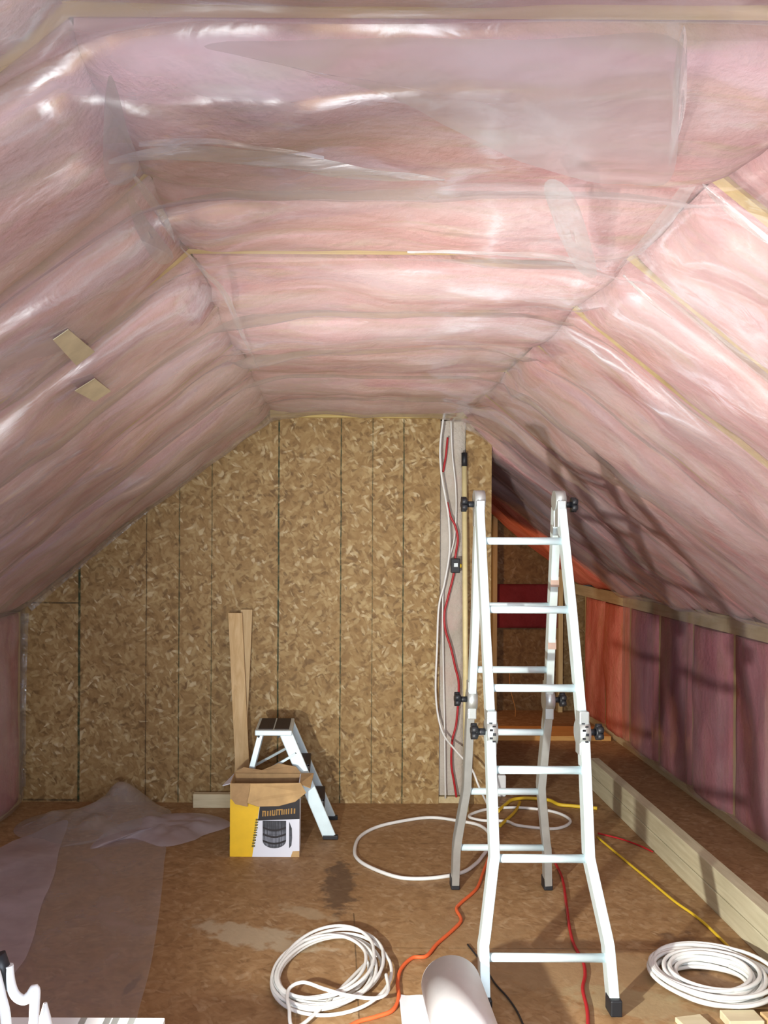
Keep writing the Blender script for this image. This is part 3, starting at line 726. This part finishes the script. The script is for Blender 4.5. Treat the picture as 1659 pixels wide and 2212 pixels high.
flap([(X0+.005, Y0-.002, ZT), (X0+.105, Y0-.002, ZT), (X0+.095, Y0-.035, ZT-.112), (X0+.03, Y0-.03, ZT-.10), (X0+.012, Y0-.03, ZT-.075)], 'flap', M['card_dark'])
flap([(X0, Y1, ZT), (X1, Y1, ZT), (X1-.03, Y1+.02, ZT+.03), (X0+.24, Y1+.03, ZT+.045), (X0+.15, Y1+.02, ZT+.01), (X0+.05, Y1+.02, ZT+.025)], 'flap', M['card_dark'])
flap([(X1, Y0, ZT), (X1, Y1, ZT), (X1+.07, Y1-.03, ZT+.01), (X1+.055, Y0+.03, ZT-.03)], 'flap', M['card'])
flap([(X0, Y1, ZT), (X0, Y0, ZT), (X0-.045, Y0+.03, ZT-.02), (X0-.03, Y1-.05, ZT-.03)], 'flap', M['white_print'])

# ------------------------------------------------------------------ boards leaning on the end wall
def lean(xt0, xt1, yt, zt, xb0, xb1, yb, m, label, th=.019):
    mb = MB(); vs = [(xb0, yb, 0), (xb1, yb, 0), (xt1, yt, zt), (xt0, yt, zt)]; vs += [(x, y+th, z) for x, y, z in vs]
    mb.add(vs, [(0, 1, 2, 3), (7, 6, 5, 4), (0, 4, 5, 1), (1, 5, 6, 2), (2, 6, 7, 3), (3, 7, 4, 0)])
    tag(mb.build('leaning_board', m, loc=(xb0, yb, 0)), label, 'board')
lean(-.650, -.565, 5.46, 1.205, -.565, -.480, 5.27, M['pine'], 'front pine board leaning on the OSB wall behind the carton', .02)
lean(-.578, -.505, 5.515, 1.222, -.60, -.535, 5.33, M['pine2'], 'rear pine board leaning on the OSB wall, half behind another board')
tag(MB().box((-.86, 5.44, 0), (-.60, 5.49, .085), bev=.004).build('wood_offcut', M['pale'], loc=(-.86, 5.44, 0)), 'whitish block of wood on the floor against the end wall', 'wood')

# yellow pole with black cap
po = thing('wooden_pole', 'thin yellow pole with a black tip leaning on the end wall', 'pole', (.84, 5.45, 0))
pt = on_y(1003, 985, 5.52); pb = Vector((.825, 5.40, .0)); ptt = pt+(pt-pb).normalized()*0
MB().cyl(pb, pb.lerp(ptt, .975), .0165, 16).build('shaft', M['pole'], po); MB().cyl(pb.lerp(ptt, .970), ptt+Vector((0, 0, .02)), .0185, 16).build('tip', M['black'], po)

# ------------------------------------------------------------------ cables
def cable(name, pts, r, m, label, cat='cable', k=8, n=8):
    p = smooth_path(pts, k); mb = MB(); mb.tube(p, r, n)
    return tag(mb.build(name, m, loc=p[0]), label, cat)
wy = lambda y, *a: [on_y(px, py, y) for px, py in a]
fl = lambda r, *a: [on_floor(px, py, r) for px, py in a]
cable('electric_cable', wy(5.50, (960, 888), (951, 960), (953, 1020), (963, 1080), (969, 1120), (971, 1190), (960, 1260), (948, 1310), (944, 1400), (941, 1490), (947, 1550)) +
      [on_y(960, 1590, 5.45), on_y(985, 1622, 5.35), on_y(1018, 1660, 5.25), on_y(1035, 1700, 5.2), on_floor(1060, 1752, .02)], .0065, M['white_cable'], 'white cable hanging down the open stud bay and onto the floor, leftmost')
cable('electric_cable', wy(5.525, (974, 908), (977, 980), (984, 1050), (985, 1110), (981, 1165), (967, 1220), (957, 1280), (957, 1400), (960, 1560), (962, 1725)), .0045, M['white_cable'], 'thin white cable hanging straight down the open stud bay')
cable('electric_cable', wy(5.535, (967, 945), (963, 985), (957, 1020)), .0065, M['red_cable'], 'short red cable end high in the open stud bay')
cable('electric_cable', wy(5.515, (966, 1085), (973, 1115), (983, 1135), (989, 1165), (984, 1200), (980, 1240), (968, 1290), (960, 1325), (962, 1360), (974, 1400), (983, 1440), (991, 1480), (986, 1560), (977, 1600), (975, 1650), (981, 1690), (986, 1722)), .007, M['red_cable'], 'red cable snaking down the stud bay beside the yellow pole')
eb = thing('electrical_box', 'small dark switch box beside the yellow pole', 'switch', on_y(984, 1222, 5.515))
q = on_y(984, 1222, 5.50)
MB().box((q.x-.028, 5.49, q.z-.045), (q.x+.028, 5.53, q.z+.045), bev=.005).build('housing', M['black'], eb)
MB().box((q.x-.012, 5.484, q.z-.008), (q.x+.014, 5.492, q.z+.018), bev=.002).build('switch_plate', M['alu_dull'], eb)
MB().cyl((q.x+.026, 5.485, q.z), (q.x+.034, 5.485, q.z), .012, 12).build('wire_nut', M['yellow_cable'], eb)
cable('hanging_wire', [on_y(1100, 1450, 8.3), on_y(1103, 1490, 8.25), on_y(1113, 1530, 8.2), on_y(1112, 1555, 8.2)], .003, M['orange_lit_wood'], 'thin pale wire hanging in the dark nook', 'wire')
lp = fl(.01, (766, 1839), (776, 1809), (810, 1788), (861, 1775), (928, 1766), (989, 1773), (1040, 1785), (1062, 1815), (1040, 1852), (1025, 1868), (1002, 1883), (962, 1893), (911, 1898), (861, 1895), (810, 1878), (776, 1859))
mb = MB(); mb.tube(smooth_path(lp, 8, closed=True), .0095, 8, closed=True); tag(mb.build('cable_loop', M['white_cable'], loc=lp[0]), 'large single loop of white cable on the floor beside ladder foot', 'cable')
lp = fl(.009, (1013, 1763), (1043, 1750), (1087, 1745), (1130, 1745), (1184, 1751), (1217, 1761), (1232, 1774), (1217, 1786), (1184, 1790), (1119, 1783), (1093, 1774), (1040, 1772))
mb = MB(); mb.tube(smooth_path(lp, 8, closed=True), .009, 8, closed=True); tag(mb.build('cable_loop', M['white_cable'], loc=lp[0]), 'farther loop of white cable on the floor between the ladder legs', 'cable')
cable('extension_cord', fl(.008, (1075, 1790), (1068, 1825), (1056, 1852), (1043, 1886), (1029, 1920), (996, 1950), (986, 1964), (996, 1987), (979, 2008), (945, 2038), (921, 2065), (891, 2069), (867, 2092), (859, 2122), (861, 2156), (847, 2183), (810, 2197), (763, 2212), (700, 2260)), .0075, M['orange_cable'], 'orange extension cord winding across the floor past the foam roll', 'cord')
cable('extension_cord', fl(.009, (1160, 1690), (1163, 1740), (1172, 1800), (1190, 1845), (1214, 1896), (1223, 1950), (1230, 2002), (1240, 2041), (1259, 2076), (1264, 2105), (1259, 2137), (1269, 2185), (1270, 2250)), .0068, M['red_cable'], 'dark red cord running under the ladder toward the viewer', 'cord')
cable('thin_cord', fl(.006, (1010, 2040), (1045, 2085), (1069, 2124), (1095, 2153), (1117, 2185), (1135, 2225)), .0035, M['black'], 'thin black cord on floor between foam roll and ladder', 'cord')
cable('extension_cord', fl(.008, (1290, 1808), (1351, 1859), (1401, 1900), (1456, 1946), (1496, 1974), (1530, 2002), (1576, 2048), (1600, 2075)), .0062, M['yellow_cable'], 'yellow cord lying straight on the floor toward the right coil', 'cord')
cable('rope', fl(.012, (1076, 1752), (1093, 1737), (1108, 1727), (1139, 1724), (1184, 1728), (1208, 1738), (1239, 1741), (1290, 1746)), .011, M['yellow_cable'], 'yellow rope across the floor behind the ladder by the curb', 'rope')
cable('rope', fl(.012, (1123, 1732), (1117, 1746), (1108, 1758), (1093, 1772), (1080, 1784)), .009, M['yellow_cable'], 'short yellow rope tail curling toward the ladder', 'rope')
cable('extension_cord', fl(.006, (1292, 1800), (1340, 1812), (1380, 1826), (1410, 1840)), .0045, M['red_cable'], 'thin red cord on the floor close to the timber curb', 'cord')
def coil(c, r0, r1, turns, r, sy, tilt, label, seed, loose=0.0, lay=3, end=None):
    random.seed(seed); pts = []; N = 56
    ph = [random.uniform(0, 6.28) for _ in range(turns+1)]
    rr = [r0+(r1-r0)*random.random() for _ in range(turns+1)]
    ox = [random.uniform(-1, 1)*loose for _ in range(turns+1)]; oy = [random.uniform(-1, 1)*loose for _ in range(turns+1)]
    zz = [r+ (i % lay)*r*1.7 + random.uniform(0, r) for i in range(turns+1)]
    for i in range(turns):
        for k in range(N):
            f = k/N; a_ = 2*PI*f; g = f*f*(3-2*f)
            R = rr[i]*(1-g)+rr[i+1]*g; X = ox[i]*(1-g)+ox[i+1]*g; Y = oy[i]*(1-g)+oy[i+1]*g; Z = zz[i]*(1-g)+zz[i+1]*g
            R *= 1+.03*math.sin(2*a_+ph[i])+.02*math.sin(3*a_+ph[0])
            x = X+R*math.cos(a_+.6); y = Y+R*sy*math.sin(a_+.6)
            pts.append(Vector((c[0]+x*math.cos(tilt)-y*math.sin(tilt), c[1]+x*math.sin(tilt)+y*math.cos(tilt), Z)))
    if end: pts += smooth_path([pts[-1]]+end, 10)[1:]
    mb = MB(); mb.tube(pts, r, 8); return tag(mb.build('cable_coil', M['white_cable'], loc=c), label, 'cable')
c1 = on_floor(708, 2106, 0)
coil((c1.x, c1.y, 0), .165, .222, 8, .0066, 1.5, -.3, 'loose coil of white cable on the floor left of the foam roll', 5, loose=.034, lay=4, end=[on_floor(650, 2215, .03), on_floor(624, 2175, .055), on_floor(624, 2137, .06), on_floor(655, 2122, .065), on_floor(700, 2136, .065), on_floor(750, 2150, .065), on_floor(812, 2156, .06), on_floor(838, 2140, .05), on_floor(834, 2105, .045)])
c2 = on_floor(1537, 2136, 0)
coil((c2.x+.01, c2.y+.02, 0), .125, .240, 22, .0076, .96, .2, 'thick neat coil of white cable on the floor beside the curb', 9, loose=.016, lay=5)


# ------------------------------------------------------------------ roll of white foam
rl_ = thing('foam_roll', 'roll of white packing foam lying on the floor by the ladder', 'roll', (.42, 2.8, 0))
mb = MB(); R0 = .107; xc = .425
def Pr(u, v):
    a_ = -2.2+u*(4*2*PI); k = u
    r_ = R0-.065*(1-u); y = 2.25+v*(3.12-2.25)-.010*(1-u)
    return Vector((xc+(1-v)*.02+r_*math.cos(a_), y, R0+.003+r_*math.sin(a_)))
mb.grid(Pr, 150, 3); mb.build('rolled_sheet', M['foam'], rl_)
mb = MB(); mb.cyl((xc+.02, 2.26, R0+.003), (xc, 3.113, R0+.003), .1055, 48); mb.build('core', M['foam'], rl_)
mb = MB()
mb.grid(lambda u, v: Vector((xc-.02-u*.175+.02*v*u, 2.25+v*(3.24-2.25), .006+.03*max(0, 1-u*2.2)**2+.004*nz(u*3, v*5, 1)+.02*max(0, u-.8)*v)), 12, 14); mb.build('loose_end', M['foam'], rl_)

# wood offcuts, bottom right
def offcut(p0, p1, w_, h_, m, label):
    a_ = on_floor(*p0); b_ = on_floor(*p1); d = (b_-a_); L = d.length; ang = math.atan2(d.y, d.x)
    mb = MB(); mb.box((0, -w_/2, .0), (L, w_/2, h_), Matrix.Translation(a_) @ Matrix.Rotation(ang, 4, 'Z'), bev=.003); tag(mb.build('wood_offcut', m, loc=a_), label, 'wood')
offcut((1485, 2204), (1580, 2290), .10, .018, M['pale'], 'pale offcut of wood on the floor in front of the thick coil')
offcut((1565, 2212), (1640, 2211), .075, .03, M['pale'], 'whitish wood block under the near edge of the thick coil')
offcut((1652, 2216), (1720, 2212), .06, .034, M['pine'], 'orange-toned wood end lying beside the whitish block')

# small white carton on the floor of the nook
tag(MB().box((1.07, 5.70, 0), (1.13, 5.80, .14), bev=.01).build('white_jug', M['white_paint'], loc=(1.07, 5.7, 0)), 'small white container on the floor behind the ladder', 'container')

# ------------------------------------------------------------------ plastic sheeting on the floor
FN = (0, 0, 1)
f_ = lambda *a: [on_floor(x, y, .004) for x, y in a]
sheet('floor_plastic_sheet', f_((351, 1814), (354, 1871), (346, 1956), (334, 2040), (321, 2108), (297, 2195), (270, 2330), (60, 2330), (-60, 2200), (-60, 1960), (0, 1880), (130, 1830), (260, 1810)), FN, M['film_floor'], amp=.004, label='large smoky plastic sheet spread on the floor at the left')
sheet('floor_plastic_sheet', f_((145, 1777), (128, 1840), (116, 1900), (90, 1960), (70, 2040), (40, 2100), (-40, 2160), (-120, 2100), (-120, 1900), (0, 1835), (70, 1805)), FN, M['film_floor2'], amp=.006, lift=.008, label='paler doubled plastic sheet by the left wall, on the larger one')
def pile(outline, hfn, m, label):
    c = sum(outline, Vector())/len(outline); bd = smooth_path(outline, 6, closed=True); K = len(bd); R = 16; mb = MB(); vs = []; fs = []
    for r in range(R+1):
        for p in bd:
            q = c.lerp(p, max(r, .001)/R); e = 1-(r/R)**2
            vs.append(Vector((q.x, q.y, .006+e*hfn(q)+.02*e*abs(nz(q.x*11, q.y*11, 4)))))
    for r in range(R):
        for k in range(K):
            a_ = r*K+k; b_ = r*K+(k+1) % K; fs.append((a_, a_+K, b_+K, b_))
    mb.add(vs, fs, True); return tag(mb.build('floor_plastic_sheet', m), label, 'plastic sheet')
pile(f_((30, 1800), (70, 1765), (180, 1752), (240, 1741), (330, 1741), (370, 1755), (345, 1800), (250, 1812), (120, 1830)), lambda q: .06+.16*math.exp(-((q.x+1.22)/.16)**2-((q.y-5.35)/.2)**2)+.07*abs(nz(q.x*7, q.y*5, 1)), M['film_web'], 'crumpled heap of clear plastic humped against the end wall')
pile(f_((195, 1835), (240, 1790), (300, 1768), (380, 1757), (452, 1760), (500, 1782), (440, 1805), (415, 1817), (350, 1830), (280, 1812)), lambda q: .03+.05*abs(nz(q.x*6, q.y*6, 8)), M['film_floor2'], 'low crumpled strip of clear plastic just left of the carton')

# ------------------------------------------------------------------ bench with the work light, at the near left
bn = thing('work_bench', 'low white work bench top at the near left corner', 'bench', (-.7, 1.5, 0))
MB().box((-1.05, 1.30, .472), (-.412, 2.188, .50), bev=.003).build('bench_top', M['white_paint'], bn)
for x, y in ((-1.0, 1.35), (-.46, 1.35), (-1.0, 2.13), (-.46, 2.13)):
    MB().box((x-.02, y-.02, 0), (x+.02, y+.02, .472)).build('leg', M['white_paint'], bn)
for x in (-.62, -.56, -.54, -.50):
    MB().box((x, 2.0, .50), (x+.016, 2.183, .5015)).build('slot', M['alu_dull'], bn)
wk = thing('work_light', 'work lamp with curved white frame and black grip on bench', 'lamp', (-.62, 1.45, .50))
aim = (Vector((1.7, 4.3, 1.7))-WL).normalized(); Mh = Matrix.Translation(WL-aim*.05) @ aim.to_track_quat('Z', 'Y').to_matrix().to_4x4()
MB().box((-.055, -.045, -.05), (.055, .045, .0), Mh, bev=.008).build('housing', M['black'], wk)
MB().box((-.048, -.038, .001), (.048, .038, .004), Mh).build('lens', M['lamp_glass'], wk)
fr_ = [on_y(18, 2085, 1.46), on_y(22, 2120, 1.46), on_y(32, 2148, 1.46), on_y(50, 2160, 1.46), on_y(64, 2152, 1.46), on_y(76, 2138, 1.46), on_y(74, 2190, 1.46), on_y(72, 2300, 1.46), on_y(70, 2400, 1.46)]
fr_[-1].z = .53
MB().tube(smooth_path(fr_, 8), .0085, 10).build('frame', M['white_paint'], wk)
MB().tube(smooth_path([on_y(-10, 2100, 1.44), on_y(2, 2150, 1.44), on_y(14, 2215, 1.44), on_y(20, 2400, 1.44)], 8), .0085, 10).build('frame', M['white_paint'], wk)
MB().tube([on_y(-4, 2062, 1.46), on_y(6, 2090, 1.46), on_y(4, 2135, 1.46)], .0125, 12).build('grip', M['black'], wk)
MB().box((-.72, 1.39, .5005), (-.50, 1.49, .53), bev=.004).build('base', M['white_paint'], wk)
tb = thing('glare_cone', 'white stand-in nozzle glaring in the lamp light at the near left', 'tube', (-.475, 1.53, .50))
q = on_y(98, 2166, 1.53)  # cone added to stand for the glaring bright patch at the near left
MB().cyl((q.x, 1.53, .80), (q.x, 1.53, q.z), .026, 20, .003).build('cone', M['white_paint'], tb)
MB().cyl((q.x, 1.53, .501), (q.x, 1.53, .80), .026, 20).build('cone_base', M['white_paint'], tb)
